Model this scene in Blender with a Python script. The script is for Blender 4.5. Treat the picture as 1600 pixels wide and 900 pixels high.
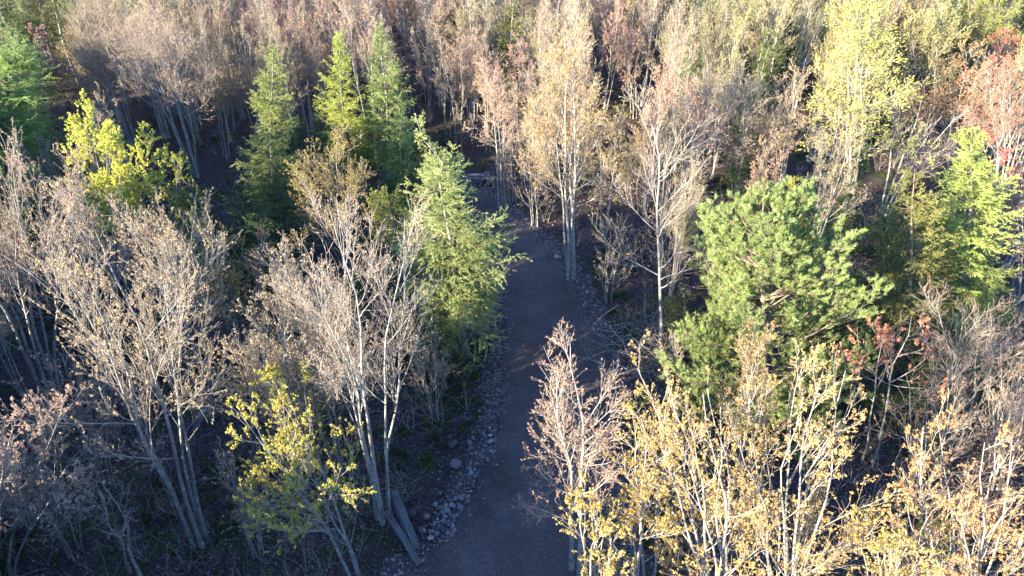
import bpy, math
import numpy as np
from mathutils import Vector

for o in list(bpy.data.objects): bpy.data.objects.remove(o)
SC = bpy.context.scene
COL = SC.collection
rad = math.radians

# ------------------------------------------------------------------ camera, sky, sun, exposure
CAM_H, PITCH, FPX = 20.0, rad(34), 1081.0          # metres, tilt below the horizon, focal length in photo pixels
cam_d = bpy.data.cameras.new("camera"); cam = bpy.data.objects.new("camera", cam_d); COL.objects.link(cam)
cam.location = (0, 0, CAM_H); cam.rotation_euler = (math.pi/2 - PITCH, 0, 0)
cam_d.sensor_width = 36; cam_d.lens = 36*FPX/1600; cam_d.clip_end = 2000
SC.camera = cam
SUN_EL = rad(15); SUN_DIR = np.array([-0.80, -0.60])     # towards the sun, seen from above
SUN_DIR = SUN_DIR/np.linalg.norm(SUN_DIR)
w = bpy.data.worlds.new("World"); SC.world = w; w.use_nodes = True
nt = w.node_tree; bg = nt.nodes['Background']
sky = nt.nodes.new('ShaderNodeTexSky'); sky.sky_type = 'NISHITA'; sky.sun_disc = False
sky.sun_elevation = SUN_EL; sky.sun_rotation = math.atan2(SUN_DIR[0], SUN_DIR[1])
wb = nt.nodes.new('ShaderNodeMix'); wb.data_type = 'RGBA'; wb.blend_type = 'MULTIPLY'; wb.inputs[0].default_value = 1; wb.inputs[7].default_value = (.85, .955, 1.18, 1)   # clear cold sky
nt.links.new(sky.outputs[0], wb.inputs[6]); nt.links.new(wb.outputs[2], bg.inputs[0]); bg.inputs[1].default_value = 0.115; sky.ozone_density = 5.0; sky.dust_density = 0.4
sd = bpy.data.lights.new("sun", 'SUN'); sd.energy = 5.0; sd.angle = rad(0.55); sd.color = (1.0, 0.86, 0.68)
so = bpy.data.objects.new("sun", sd); COL.objects.link(so)
sv = Vector((SUN_DIR[0]*math.cos(SUN_EL), SUN_DIR[1]*math.cos(SUN_EL), math.sin(SUN_EL)))
so.rotation_euler = sv.to_track_quat('Z', 'Y').to_euler(); so.location = (-30, -30, 40)
SC.view_settings.view_transform = 'Standard'; SC.view_settings.look = 'None'
SC.view_settings.exposure = 2.2; SC.view_settings.gamma = 1; SC.view_settings.use_curve_mapping = False
SC.render.engine = 'CYCLES'
SC.cycles.max_bounces = 5; SC.cycles.diffuse_bounces = 3; SC.cycles.transmission_bounces = 3
SC.cycles.use_denoising = True

# ------------------------------------------------------------------ photo pixel -> place
SP, CP = math.sin(PITCH), math.cos(PITCH)
def ray(px, py):
    u, v = (px-800)/FPX, (py-450)/FPX
    return np.array([u, CP - v*SP, -SP - v*CP])
def G(px, py):                     # the ground point under a photo pixel
    r = ray(px, py); k = -CAM_H/r[2]
    return np.array([r[0]*k, r[1]*k])
def proj(p):
    x, y, z = p[0], p[1], p[2]-CAM_H
    d = y*CP - z*SP; dn = -(y*SP + z*CP)
    return 800 + FPX*x/d, 450 + FPX*dn/d, d
def at_dist(px, py, Y):            # the point seen at a pixel at the distance Y ahead
    r = ray(px, py); k = Y/r[1]
    return np.array([r[0]*k, Y, CAM_H + r[2]*k])

# ------------------------------------------------------------------ road outline (in photo pixels)
ROAD_L = [(560,1400),(610,1050),(650,890),(690,835),(722,790),(748,740),(768,690),(778,640),(784,580),(786,520),(782,460),(776,410),(768,370),(758,335),(742,308),(715,288),(670,272),(600,262)]
ROAD_R = [(1010,1400),(985,1050),(972,890),(972,820),(972,760),(970,700),(966,650),(960,590),(944,540),(922,485),(902,440),(872,400),(838,366),(806,340),(776,315),(742,290),(690,268),(612,256)]
def smooth_line(P, n=120):
    P = np.array([G(*p) for p in P]); 
    s = np.r_[0, np.cumsum(np.linalg.norm(np.diff(P, axis=0), axis=1))]
    # Catmull-Rom through the points
    out = []
    for t in np.linspace(0, s[-1], n):
        i = min(max(np.searchsorted(s, t)-1, 0), len(P)-2)
        u = (t-s[i])/max(s[i+1]-s[i], 1e-6)
        p0, p1, p2, p3 = P[max(i-1,0)], P[i], P[i+1], P[min(i+2, len(P)-1)]
        out.append(.5*((2*p1)+(-p0+p2)*u+(2*p0-5*p1+4*p2-p3)*u*u+(-p0+3*p1-3*p2+p3)*u**3))
    return np.array(out)
RL, RR = smooth_line(ROAD_L), smooth_line(ROAD_R)
RC = (RL+RR)/2; RW = np.linalg.norm(RL-RR, axis=1)/2
def road_dist(x, y):               # metres outside the road edge (negative on the road)
    x = np.atleast_1d(x); y = np.atleast_1d(y)
    d = np.hypot(x[:,None]-RC[None,:,0], y[:,None]-RC[None,:,1]) - RW[None,:]*0.97
    r = d.min(axis=1)
    return np.where(y < RC[0,1], np.minimum(r, np.abs(x-RC[0,0])-3.2), r)
def sn(x, y, s, k):                # cheap smooth noise
    return (np.sin(x*s*1.0+k*1.7+1.3*np.sin(y*s*.7+k)) * np.sin(y*s*1.13+k*2.3+1.1*np.sin(x*s*.63-k)))
def gz(x, y):
    x = np.asarray(x, float); y = np.asarray(y, float)
    rd = road_dist(x.ravel(), y.ravel()).reshape(x.shape)
    k = np.clip((rd-0.2)/3.0, 0, 1)
    far = np.clip((np.hypot(x, y)-110)/150, 0, 1)
    return k*(-0.22*np.exp(-((rd-1.6)/1.0)**2) + 0.16*sn(x,y,.33,1) + 0.10*sn(x,y,.9,2) + 0.05*sn(x,y,2.1,3)) + far*5*sn(x,y,.03,4) - 0.03

# ------------------------------------------------------------------ materials
def mat(name, rough=0.9, spec=0.2):
    m = bpy.data.materials.new(name); m.use_nodes = True
    b = m.node_tree.nodes['Principled BSDF']; b.inputs['Roughness'].default_value = rough
    b.inputs['Specular IOR Level'].default_value = spec
    return m, m.node_tree, b
def N(t, kind, **kw):
    n = t.nodes.new(kind)
    for k, v in kw.items(): setattr(n, k, v)
    return n
def ramp(t, stops):
    r = N(t, 'ShaderNodeValToRGB'); e = r.color_ramp.elements
    while len(e) < len(stops): e.new(0.5)
    for q, (p, c) in zip(e, stops): q.position = p; q.color = (*c, 1)
    return r
def noise(t, scale, detail=4, rough=.6, vec=None):
    n = N(t, 'ShaderNodeTexNoise'); n.inputs['Scale'].default_value = scale; n.inputs['Detail'].default_value = detail; n.inputs['Roughness'].default_value = rough
    if vec: t.links.new(vec, n.inputs['Vector'])
    return n
def mixc(t, f, a, b, mode='MIX'):
    m = N(t, 'ShaderNodeMix', data_type='RGBA', blend_type=mode)
    for i, s in ((0, f), (6, a), (7, b)):
        if hasattr(s, 'is_linked'): t.links.new(s, m.inputs[i])
        elif i == 0: m.inputs[0].default_value = s
        else: m.inputs[i].default_value = (*s, 1)
    return m.outputs[2]
def bump(t, b, h, s, d=0.02):
    n = N(t, 'ShaderNodeBump'); n.inputs['Strength'].default_value = s; n.inputs['Distance'].default_value = d
    t.links.new(h, n.inputs['Height']); t.links.new(n.outputs[0], b.inputs['Normal'])
def pos(t): return N(t, 'ShaderNodeNewGeometry').outputs['Position']

# bark: colour of the object, mottled with lichen
BARK, t, b = mat('bark', .9, .15)
oi = N(t, 'ShaderNodeObjectInfo'); tc = N(t, 'ShaderNodeTexCoord')
n1 = noise(t, 7, 5, .7, tc.outputs['Object']); n2 = noise(t, 1.9, 3, .6, tc.outputs['Object'])
c1 = mixc(t, ramp(t, [(.38,(0,0,0)),(.62,(1,1,1))]).outputs[0], (.55,.52,.5), (1.25,1.22,1.15)); r1 = t.nodes[-1]
rr = ramp(t, [(.35,(.55,.53,.52)),(.5,(.85,.84,.82)),(.66,(1.3,1.3,1.25))]); t.links.new(n1.outputs[0], rr.inputs[0])
rr2 = ramp(t, [(.35,(.75,.75,.72)),(.65,(1.15,1.2,1.12))]); t.links.new(n2.outputs[0], rr2.inputs[0])
c = mixc(t, 1.0, oi.outputs['Color'], rr.outputs[0], 'MULTIPLY'); c = mixc(t, 1.0, c, rr2.outputs[0], 'MULTIPLY')
t.links.new(c, b.inputs['Base Color']); bump(t, b, n1.outputs[0], .5, .02)

def twig_mat(name, col):
    m, t, b = mat(name, .8, .2)
    a = N(t, 'ShaderNodeAttribute', attribute_name='tint')
    f = N(t, 'ShaderNodeMapRange'); f.inputs[3].default_value = .7; f.inputs[4].default_value = 1.3
    t.links.new(a.outputs['Fac'], f.inputs[0])
    v = N(t, 'ShaderNodeCombineColor'); 
    for i in range(3): t.links.new(f.outputs[0], v.inputs[i])
    t.links.new(mixc(t, 1.0, col, v.outputs[0], 'MULTIPLY'), b.inputs['Base Color'])
    return m
TWIG = twig_mat('twig bark', (.37,.32,.255))
TWIG_C = twig_mat('conifer twig bark', (.17,.13,.10))

def leaf_mat(name, second, transl=.3, vary=.45):
    m = bpy.data.materials.new(name); m.use_nodes = True; t = m.node_tree
    t.nodes.remove(t.nodes['Principled BSDF']); out = t.nodes['Material Output']
    oi = N(t, 'ShaderNodeObjectInfo'); a = N(t, 'ShaderNodeAttribute', attribute_name='tint')
    f = N(t, 'ShaderNodeMapRange'); f.inputs[3].default_value = 1-vary; f.inputs[4].default_value = 1+vary
    t.links.new(a.outputs['Fac'], f.inputs[0])
    v = N(t, 'ShaderNodeCombineColor')
    for i in range(3): t.links.new(f.outputs[0], v.inputs[i])
    h = mixc(t, 1.0, oi.outputs['Color'], second, 'MULTIPLY')
    a2 = N(t, 'ShaderNodeMath', operation='FRACT'); mm = N(t, 'ShaderNodeMath', operation='MULTIPLY'); mm.inputs[1].default_value = 7.31
    t.links.new(a.outputs['Fac'], mm.inputs[0]); t.links.new(mm.outputs[0], a2.inputs[0])
    c = mixc(t, a2.outputs[0], oi.outputs['Color'], h); c = mixc(t, 1.0, c, v.outputs[0], 'MULTIPLY')
    d = N(t, 'ShaderNodeBsdfDiffuse'); tr = N(t, 'ShaderNodeBsdfTranslucent'); ms = N(t, 'ShaderNodeMixShader'); ms.inputs[0].default_value = transl
    t.links.new(c, d.inputs[0]); t.links.new(c, tr.inputs[0]); t.links.new(d.outputs[0], ms.inputs[1]); t.links.new(tr.outputs[0], ms.inputs[2])
    t.links.new(ms.outputs[0], out.inputs[0])
    return m
LEAF = leaf_mat('young leaves', (1.04,.82,.70), .3, .4)
NEEDLE = leaf_mat('needles', (1.05,.92,.75), .25, .4)

# ------------------------------------------------------------------ mesh building
class Geo:
    def __init__(s): s.v=[]; s.f=[]; s.m=[]; s.t=[]; s.sm=[]; s.n=0
    def add(s, v, f, m=0, tint=None, smooth=False):
        v = np.asarray(v, np.float32).reshape(-1,3); f = np.asarray(f, np.int32)
        if len(f) == 0: return
        s.v.append(v); s.f.append(f+s.n); s.n += len(v)
        s.m.append(np.full(len(f), m, np.int32)); s.t.append(np.full(len(f), .5, np.float32) if tint is None else np.asarray(tint, np.float32))
        s.sm.append(np.full(len(f), smooth, bool))
    def mesh(s, name, mats):
        me = bpy.data.meshes.new(name)
        V = np.concatenate(s.v); nf = sum(len(f) for f in s.f)
        tot = np.concatenate([np.full(len(f), f.shape[1], np.int32) for f in s.f]); loops = np.concatenate([f.ravel() for f in s.f])
        me.vertices.add(len(V)); me.vertices.foreach_set('co', V.ravel())
        me.loops.add(len(loops)); me.loops.foreach_set('vertex_index', loops)
        me.polygons.add(nf); me.polygons.foreach_set('loop_start', np.r_[0, np.cumsum(tot)[:-1]].astype(np.int32))
        me.polygons.foreach_set('material_index', np.concatenate(s.m)); me.polygons.foreach_set('use_smooth', np.concatenate(s.sm))
        for m in mats: me.materials.append(m)
        me.update(calc_edges=True)
        at = me.attributes.new('tint', 'FLOAT', 'FACE'); at.data.foreach_set('value', np.concatenate(s.t))
        return me
def obj(name, me, parent=None, color=None, loc=(0,0,0)):
    o = bpy.data.objects.new(name, me); COL.objects.link(o); o.location = loc
    if parent: o.parent = parent
    if color is not None: o.color = (*color, 1)
    return o
def tag(o, label=None, cat=None, group=None, kind=None):
    for k, v in (('label',label),('category',cat),('group',group),('kind',kind)):
        if v: o[k] = v
    return o
def nrm(a): return a/np.maximum(np.linalg.norm(a, axis=-1, keepdims=True), 1e-9)
def tubes(g, P, R, s, m, rng):
    Nn, K, _ = P.shape
    if Nn == 0: return
    T = nrm(np.gradient(P, axis=1)); T0 = nrm(P[:,-1]-P[:,0])
    ref = np.where(np.abs(T0[:,2:3]) > .8, np.array([[1.,0,0]]), np.array([[0,0,1.]]))[:,None,:]
    U = nrm(np.cross(T, np.broadcast_to(ref, T.shape))); W = np.cross(T, U)
    a = np.arange(s)*2*np.pi/s
    V = P[:,:,None,:] + R[:,:,None,None]*(np.cos(a)[None,None,:,None]*U[:,:,None,:] + np.sin(a)[None,None,:,None]*W[:,:,None,:])
    idx = np.arange(Nn*K*s).reshape(Nn, K, s); nx = np.roll(idx, -1, axis=2)
    F = np.stack([idx[:,:-1], nx[:,:-1], nx[:,1:], idx[:,1:]], -1).reshape(-1,4)
    g.add(V, F, m, np.repeat(rng.random(Nn), (K-1)*s), True)
def grow(rng, p, d, L, K, trop=0., wig=.1):
    Nn = len(p); P = np.zeros((Nn,K,3)); P[:,0] = p; d = nrm(d); st = (L/(K-1))[:,None]
    tr = np.broadcast_to(np.asarray(trop, float), (Nn,))[:,None]
    for k in range(1, K):
        d = nrm(d + wig*rng.normal(size=(Nn,3)) + tr*np.array([[0,0,1.]])); P[:,k] = P[:,k-1] + d*st
    return P
def sample(P, i, t):
    K = P.shape[1]; x = np.clip(t, 0, .9999)*(K-1); k = x.astype(int); f = (x-k)[:,None]
    a, b2 = P[i,k], P[i,k+1]
    return a*(1-f)+b2*f, nrm(b2-a)
def side(rng, T, ang, az=None, flat=0.):
    ref = np.where(np.abs(T[:,2:3]) > .95, np.array([[1.,0,0]]), np.array([[0,0,1.]]))
    U = nrm(np.cross(T, ref)); W = np.cross(U, T)
    if az is None: az = rng.random(len(T))*2*np.pi
    c_, s_ = np.cos(az)[:,None], np.sin(az)[:,None]*(1-flat)
    Q = nrm(c_*U + s_*W); a = np.broadcast_to(ang, (len(T),))[:,None]
    return np.cos(a)*T + np.sin(a)*Q
def taper(Nn, K, r0, r1, pw=1.):
    t = np.linspace(0,1,K)[None,:]; return np.broadcast_to(r0, (Nn,))[:,None]*(1-t)**pw + np.broadcast_to(r1, (Nn,))[:,None]*(1-(1-t)**pw)
def leaves(g, C, rng, size, spread, q, m, el=1.5, tint=None, aim=None):
    M = len(C)
    if M == 0: return
    c = np.repeat(C, q, axis=0) + rng.normal(size=(M*q,3))*spread*.55
    a = rng.normal(size=(M*q,3)) + (0 if aim is None else np.repeat(aim, q, axis=0)*1.2); a = nrm(a)
    b2 = nrm(np.cross(a, rng.normal(size=(M*q,3)))); s = (size*rng.uniform(.6,1.3,M*q))[:,None]
    nn = nrm(np.cross(a,b2))
    V = np.stack([c-a*s*.5*el, c-b2*s*.5+nn*s*.12, c+a*s*.5*el, c+b2*s*.5+nn*s*.12], 1)
    ct = np.repeat(rng.random(M) if tint is None else tint, q)*.7 + rng.random(M*q)*.3
    g.add(V, np.arange(M*q*4).reshape(-1,4), m, ct)
def needles(g, C, D, rng, L, wd, m, tint):
    M = len(C); s = nrm(np.cross(D, rng.normal(size=(M,3))))*wd*.5; l = (L*rng.uniform(.6,1.3,M))[:,None]
    V = np.stack([C-s*.5, C+s*.5, C+D*l*.55+s, C+D*l], 1); V[:,0] = C-s
    g.add(V, np.arange(M*4).reshape(-1,4), m, tint)

# ------------------------------------------------------------------ trees
def maple(seed, h, R, lean=(0,0), stems=1, cb=.3, n1=17, n2=7, n3=6, buds=3., bs=.05, q=5, ang=1.0, r0=None, thick=.9, fan=.55, bias=None, droop=0., top=1., wig=.05):
    """broad-leaved tree in bud: list of stem meshes and one crown mesh (twigs and young leaves)"""
    rng = np.random.default_rng(seed); sm_ = []; crown = Geo(); lean = np.array([*lean, 0.]); K = 11
    allP, allT = [], []
    tt = np.linspace(0,1,K)
    st = max(1, stems); az0 = rng.random()*6.28
    L1P = []; L1R = []
    for i in range(st):
        az = az0 + i*2*np.pi/st + rng.normal()*.3
        o = np.array([np.cos(az), np.sin(az), 0])
        hh = h*(1 if i == 0 else rng.uniform(.78,.98)); rf = 0 if st == 1 else R*fan*(rng.uniform(.35,1.) if i else .25)
        base = o*(.0 if st == 1 else rng.uniform(.08,.3)); tp = lean + np.array([0,0,hh]) + o*rf
        ph = rng.random(4)*6.28; am = h*.012*(1+wig*8)
        xy = base[None]*(1-tt[:,None]) + tp[None]*np.c_[tt**1.25, tt**1.25, tt]
        xy[:,2] = tp[2]*tt
        xy[:,0] += am*np.sin(tt*7+ph[0])*tt + am*.5*np.sin(tt*15+ph[1])*tt; xy[:,1] += am*np.sin(tt*6+ph[2])*tt + am*.5*np.sin(tt*13+ph[3])*tt
        rb = (r0 or (.0105*h if st == 1 else .0068*h)) * (1 if i == 0 else rng.uniform(.7,1.05)) * thick
        P = xy[None]; Rr = (rb*(1-tt)**.85 + .007)*(1 + .55*np.exp(-tt*22)); g = Geo()
        P[0,0,2] = -.25
        tubes(g, P, Rr[None], 8, 0, rng)
        # limbs
        n = max(6, int(n1*(1 if st == 1 else 1.15/ (1+.25*(st-1)))))
        t = np.sort(cb + (.985-cb)*rng.random(n)**.9); ii = np.zeros(n, int); p, T = sample(P, ii, t)
        rel = (t-cb)/(1-cb)
        azl = rng.random(n)*2*np.pi
        d = side(rng, T, (1.05-.5*rel)*ang*rng.uniform(.8,1.15,n), azl)
        if st > 1: d = nrm(d + .45*o[None]*rng.random((n,1)))
        if bias is not None: d = nrm(d + np.array([[bias[0], bias[1], 0]])*.5)
        L = (R*1.35*(1-rel)**.6*top + .08*h)*rng.uniform(.6,1.15,n)
        L *= (1 if st == 1 else .8)
        P1 = grow(rng, p, d, L, 8, .10-droop, .085)
        r1 = np.clip(np.interp(t, tt, Rr)*.5, .008, .05*thick); R1 = taper(n, 8, r1, .005, .9)
        tubes(g, P1, R1, 5, 0, rng)
        sm_.append(g); L1P.append(P1); L1R.append(L)
    P1 = np.concatenate(L1P); LL = np.concatenate(L1R); n = len(P1)
    # secondary branches
    c2 = np.maximum(2, rng.poisson(n2*1.25*np.clip(LL/2.0,.4,1.6))); i2 = np.repeat(np.arange(n), c2); t = .15+.85*rng.random(len(i2))
    p, T = sample(P1, i2, t); d = side(rng, T, rng.uniform(.45,1.0,len(i2))*ang)
    L2 = LL[i2]*.42*(1.15-.75*t)*rng.uniform(.6,1.2,len(i2)) + .15
    P2 = grow(rng, p, d, L2, 6, .09-droop, .11); tubes(crown, P2, taper(len(P2), 6, .0075*thick, .0035), 4, 0, rng)
    # twigs
    c3 = np.maximum(1, rng.poisson(n3*np.clip(L2/.8,.35,1.5))); i3 = np.repeat(np.arange(len(P2)), c3); t = .2+.8*rng.random(len(i3))
    p, T = sample(P2, i3, t); d = side(rng, T, rng.uniform(.4,.95,len(i3)))
    L3 = np.clip(L2[i3]*.5, .15, .6)*rng.uniform(.6,1.3,len(i3))
    P3 = grow(rng, p, d, L3, 4, .10, .13); tubes(crown, P3, taper(len(P3), 4, .0042*thick, .0025), 3, 0, rng)
    # young leaves in tufts at the twig ends, strung along the shoots
    if buds > 0:
        c4 = rng.poisson(buds, len(P3)); i4 = np.repeat(np.arange(len(P3)), c4); t = 1-.75*rng.random(len(i4))**1.4
        p, T = sample(P3, i4, t); leaves(crown, p, rng, bs, bs*.9, q, 1, 1.4, aim=T)
        i5 = np.repeat(np.arange(len(P2)), rng.poisson(buds*1.2, len(P2))); p, T = sample(P2, i5, 1-.55*rng.random(len(i5))**1.5)
        leaves(crown, p, rng, bs*1.05, bs*1.2, q, 1, 1.4, aim=T)
    return sm_, crown

def conifer(seed, h, R, lean=(0,0), dens=9., n2=11, nd=24, nl=.10, nw=.022, droop=.06, pw=.75, low=.06, ang0=1.75, ang1=.9, sub_droop=.05, r0=None, ragged=.25, gaps=0., neck=None):
    """needle-leaved tree with a single leader"""
    rng = np.random.default_rng(seed); K = 14; tt = np.linspace(0,1,K); g = Geo(); cr = Geo()
    x = lean[0]*tt**1.2 + h*.008*np.sin(tt*9+rng.random()*6) + (h*.035*np.sin((tt-neck)*22)*(tt > neck) if neck else 0); y = lean[1]*tt**1.2 + h*.008*np.sin(tt*8+rng.random()*6)
    P = np.stack([x,y,h*tt],1)[None]; P[0,0,2] = -.2; Rr = ((r0 or .0115*h)*(1-tt)**.9+.008)*(1+.4*np.exp(-tt*20))
    tubes(g, P, Rr[None], 8, 0, rng)
    n = int(h*dens); t = low + (.985-low)*rng.random(n)**.95
    if gaps: t = t[(np.sin(t*h*2.3+seed) > -1+gaps) | (rng.random(n) < .4)]; n = len(t)
    az = rng.random(n)*6.283; rg = 1 + ragged*np.sin(az*2+seed) * np.sin(t*11+seed*2)
    rel = (t-low)/(1-low); L = (R*(1-rel)**pw*np.clip(rel*5+.55,0,1) + .12)*rng.uniform(.55,1.12,n)*rg
    if neck: L *= 1-.62*np.clip((rel-neck)/.06, 0, 1)*(rel < .97)
    p, T = sample(P, np.zeros(n,int), t)
    d = side(rng, T, (ang0+(ang1-ang0)*rel)*rng.uniform(.9,1.1,n), az)
    P1 = grow(rng, p, d, L, 7, 0, .05); s = np.linspace(0,1,7)[None,:]
    P1[:,:,2] += -droop*L[:,None]*np.sin(s*2.4)*2 + .10*L[:,None]*s**3
    tubes(cr, P1, taper(n, 7, np.clip(L*.010,.005,.03), .004), 4, 0, rng)
    c2 = np.maximum(3, (n2*np.clip(L/1.2,.3,2.2)).astype(int)); i2 = np.repeat(np.arange(n), c2); t2 = .12+.88*rng.random(len(i2))
    p, T = sample(P1, i2, t2); az2 = np.where(rng.random(len(i2)) < .5, 0, np.pi) + rng.normal(size=len(i2))*.45
    d = side(rng, T, rng.uniform(.6,1.1,len(i2)), az2); L2 = (L[i2]*.38*(1.15-.8*t2)+.12)*rng.uniform(.6,1.25,len(i2))
    P2 = grow(rng, p, d, L2, 4, -sub_droop, .10); tubes(cr, P2, taper(len(P2), 4, .005, .003), 3, 0, rng)
    br = rng.random(n)
    for PP, LL, ow, m_ in ((P1, L, np.arange(n), nd*.9), (P2, L2, i2, nd)):
        c3 = np.maximum(3, (m_*np.clip(LL/.5,.3,3)).astype(int)); i3 = np.repeat(np.arange(len(PP)), c3); t3 = (.1 if PP is P2 else .3)+(.9 if PP is P2 else .7)*rng.random(len(i3))
        p, T = sample(PP, i3, t3); D = side(rng, T, rng.uniform(.35,1.1,len(i3)))
        needles(cr, p, D, rng, nl, nw, 1, br[ow[i3]]*.55+rng.random(len(i3))*.45)
    return [g], cr

def pine(seed, h, R, lean=(0,0), dens=9, n2=11, tuft=3.2, q=15, nl=.13, nw=.016, low=.15, pw=.5, tips=1.0):
    rng = np.random.default_rng(seed); K = 12; tt = np.linspace(0,1,K); g = Geo(); cr = Geo()
    P = np.stack([lean[0]*tt + .2*np.sin(tt*5+seed), lean[1]*tt+.2*np.sin(tt*4), h*tt],1)[None]; P[0,0,2] = -.2
    Rr = (.017*h*(1-tt)**.8+.012)*(1+.4*np.exp(-tt*20)); tubes(g, P, Rr[None], 9, 0, rng)
    n = int(h*dens); w_ = int(h*1.5); t = low + (.97-low)*(rng.integers(0,w_,n)/w_ + rng.normal(size=n)*.006).clip(0,1)
    az = rng.random(n)*6.283; rel = (t-low)/(1-low); lob = 1+.28*np.sin(az*3+seed+rel*6)
    L = (R*(1-rel)**pw*np.clip(.6+rel*3,0,1)+.35)*rng.uniform(.6,1.1,n)*lob
    p, T = sample(P, np.zeros(n,int), t); d = side(rng, T, (1.55-.8*rel)*rng.uniform(.9,1.1,n), az)
    P1 = grow(rng, p, d, L, 8, .085, .06); tubes(g, P1, taper(n, 8, np.clip(L*.014,.01,.05), .006), 5, 0, rng)
    c2 = np.maximum(3, (n2*np.clip(L/2,.4,1.6)).astype(int)); i2 = np.repeat(np.arange(n), c2); t2 = .3+.7*rng.random(len(i2))**.8
    p, T = sample(P1, i2, t2); d = side(rng, T, rng.uniform(.5,1.0,len(i2)), None, .4); L2 = (L[i2]*.33*(1.2-.8*t2)+.2)*rng.uniform(.6,1.2,len(i2))
    P2 = grow(rng, p, d, L2, 5, .12, .10); tubes(cr, P2, taper(len(P2), 5, .009, .005), 4, 0, rng)
    br = rng.random(n)
    i3 = np.repeat(np.arange(len(P2)), np.maximum(2, rng.poisson(tuft*np.clip(L2/.5,.5,2)))); p, T = sample(P2, i3, 1-.65*rng.random(len(i3)))
    d = nrm(side(rng, T, rng.uniform(.2,.8,len(i3))) + np.array([[0,0,.45]])); sh = grow(rng, p, d, np.full(len(i3), .16), 3, .1, .05)
    tubes(cr, sh, taper(len(sh), 3, .005, .004), 3, 0, rng)
    j = np.repeat(np.arange(len(sh)), q); c, T = sample(sh, j, .25+.75*rng.random(len(j))); D = side(rng, T, rng.uniform(.25,.95,len(j)))
    needles(cr, c, D, rng, nl, nw, 1, br[i2[i3[j]]]*.5+np.repeat(rng.random(len(sh)),q)*.3+rng.random(len(j))*.2)
    return [g], cr

KIND = {'maple_tree': (maple, TWIG, LEAF, 'maple'), 'larch_tree': (conifer, TWIG_C, NEEDLE, 'larch'), 'spruce_tree': (conifer, TWIG_C, NEEDLE, 'spruce'),
        'pine_tree': (pine, TWIG_C, NEEDLE, 'pine'), 'bare_tree': (maple, TWIG, LEAF, 'tree')}
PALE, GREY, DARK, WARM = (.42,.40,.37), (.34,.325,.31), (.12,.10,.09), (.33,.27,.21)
def make_meshes(name, parts):
    sm_, cr = parts; tm, lm = KIND[name][1:3]
    return [g.mesh('trunk', [BARK]) for g in sm_], cr.mesh('crown', [tm, lm])
def place(name, meshes, x, y, leafc, barkc, rz=0., sc=1.):
    e = bpy.data.objects.new(name, None); COL.objects.link(e); e.empty_display_size = .3
    e.location = (x, y, float(gz(np.array([x]), np.array([y]))[0])); e.rotation_euler = (0,0,rz); e.scale = (sc,sc,sc)
    for m in meshes[0]: obj('trunk', m, e, barkc)
    obj('crown', meshes[1], e, leafc)
    return e

HERO = []        # (px rect, depth, landmark phrase)
TREES = []       # (x, y) of every tree standing
def hero(seed, name, base, top, wpx, leafc, barkc, label, lm=None, group=None, cat='tree', **kw):
    gx, gy = G(*base); tp = at_dist(top[0], top[1], gy); h = float(tp[2]); lean = (float(tp[0]-gx), 0.)
    d = proj((gx, gy, h*.6))[2]; R = wpx/2*d/FPX
    fn = KIND[name][0]
    e = place(name, make_meshes(name, fn(seed, h, R, lean=lean, **kw)), gx, gy, leafc, barkc)
    tag(e, label, cat, group)
    cy = (top[1]+min(base[1], 900))/2
    HERO.append(((top[0]-wpx*.35, top[1], top[0]+wpx*.35, top[1]+.62*(base[1]-top[1])), gy, lm)); TREES.append((gx, gy))
    return e

# leaf colours (what the leaves themselves have)
TAN=(.48,.42,.28); PINK=(.57,.43,.32); PEACH=(.56,.44,.32); YEL=(.52,.52,.16); YG=(.42,.46,.20); OLV=(.30,.32,.15); ORG=(.57,.39,.18); RED=(.52,.19,.16); REDOR=(.57,.30,.19)
PALEPINK=(.53,.45,.34); GOLD=(.57,.45,.18); CREAM=(.53,.48,.33)
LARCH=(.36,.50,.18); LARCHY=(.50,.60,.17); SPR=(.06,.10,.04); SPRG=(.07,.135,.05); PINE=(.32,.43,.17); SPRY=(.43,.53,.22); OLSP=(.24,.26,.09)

# ------------------------------------------------------------------ ground, road, verges
def sheet(name, xs, ys, m, dz=0., keep=None):
    X, Y = np.meshgrid(xs, ys); Z = gz(X, Y)+dz; g = Geo(); idx = np.arange(X.size).reshape(X.shape)
    F = np.stack([idx[:-1,:-1], idx[:-1,1:], idx[1:,1:], idx[1:,:-1]], -1).reshape(-1,4)
    g.add(np.stack([X,Y,Z],-1), F, 0, smooth=True); return obj(name, g.mesh(name, [m]))
GM, t, b = mat('leaf litter', .95, .1)
P_ = pos(t); v1 = N(t, 'ShaderNodeTexVoronoi'); v1.inputs['Scale'].default_value = 13; t.links.new(P_, v1.inputs['Vector'])
rr = ramp(t, [(0,(.04,.028,.025)),(.3,(.075,.052,.048)),(.6,(.12,.09,.085)),(1,(.055,.04,.035))]); sp = N(t,'ShaderNodeSeparateColor'); t.links.new(v1.outputs['Color'], sp.inputs[0]); t.links.new(sp.outputs[0], rr.inputs[0])
n1 = noise(t, .45, 5, .6, P_); mo = ramp(t, [(.53,(0,0,0)),(.66,(1,1,1))]); t.links.new(n1.outputs[0], mo.inputs[0])
n2 = noise(t, 9, 4, .7, P_); gr = ramp(t, [(.3,(.025,.04,.014)),(.7,(.075,.11,.035))]); t.links.new(n2.outputs[0], gr.inputs[0])
t.links.new(mixc(t, mo.outputs[0], rr.outputs[0], gr.outputs[0]), b.inputs['Base Color']); bump(t, b, n2.outputs[0], .8, .08)
xs = np.unique(np.r_[np.linspace(-400,-60,35), np.linspace(-60,60,241), np.linspace(60,400,35)]); ys = np.unique(np.r_[np.linspace(-200,-10,25), np.linspace(-10,90,251), np.linspace(90,500,42)])
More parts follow.
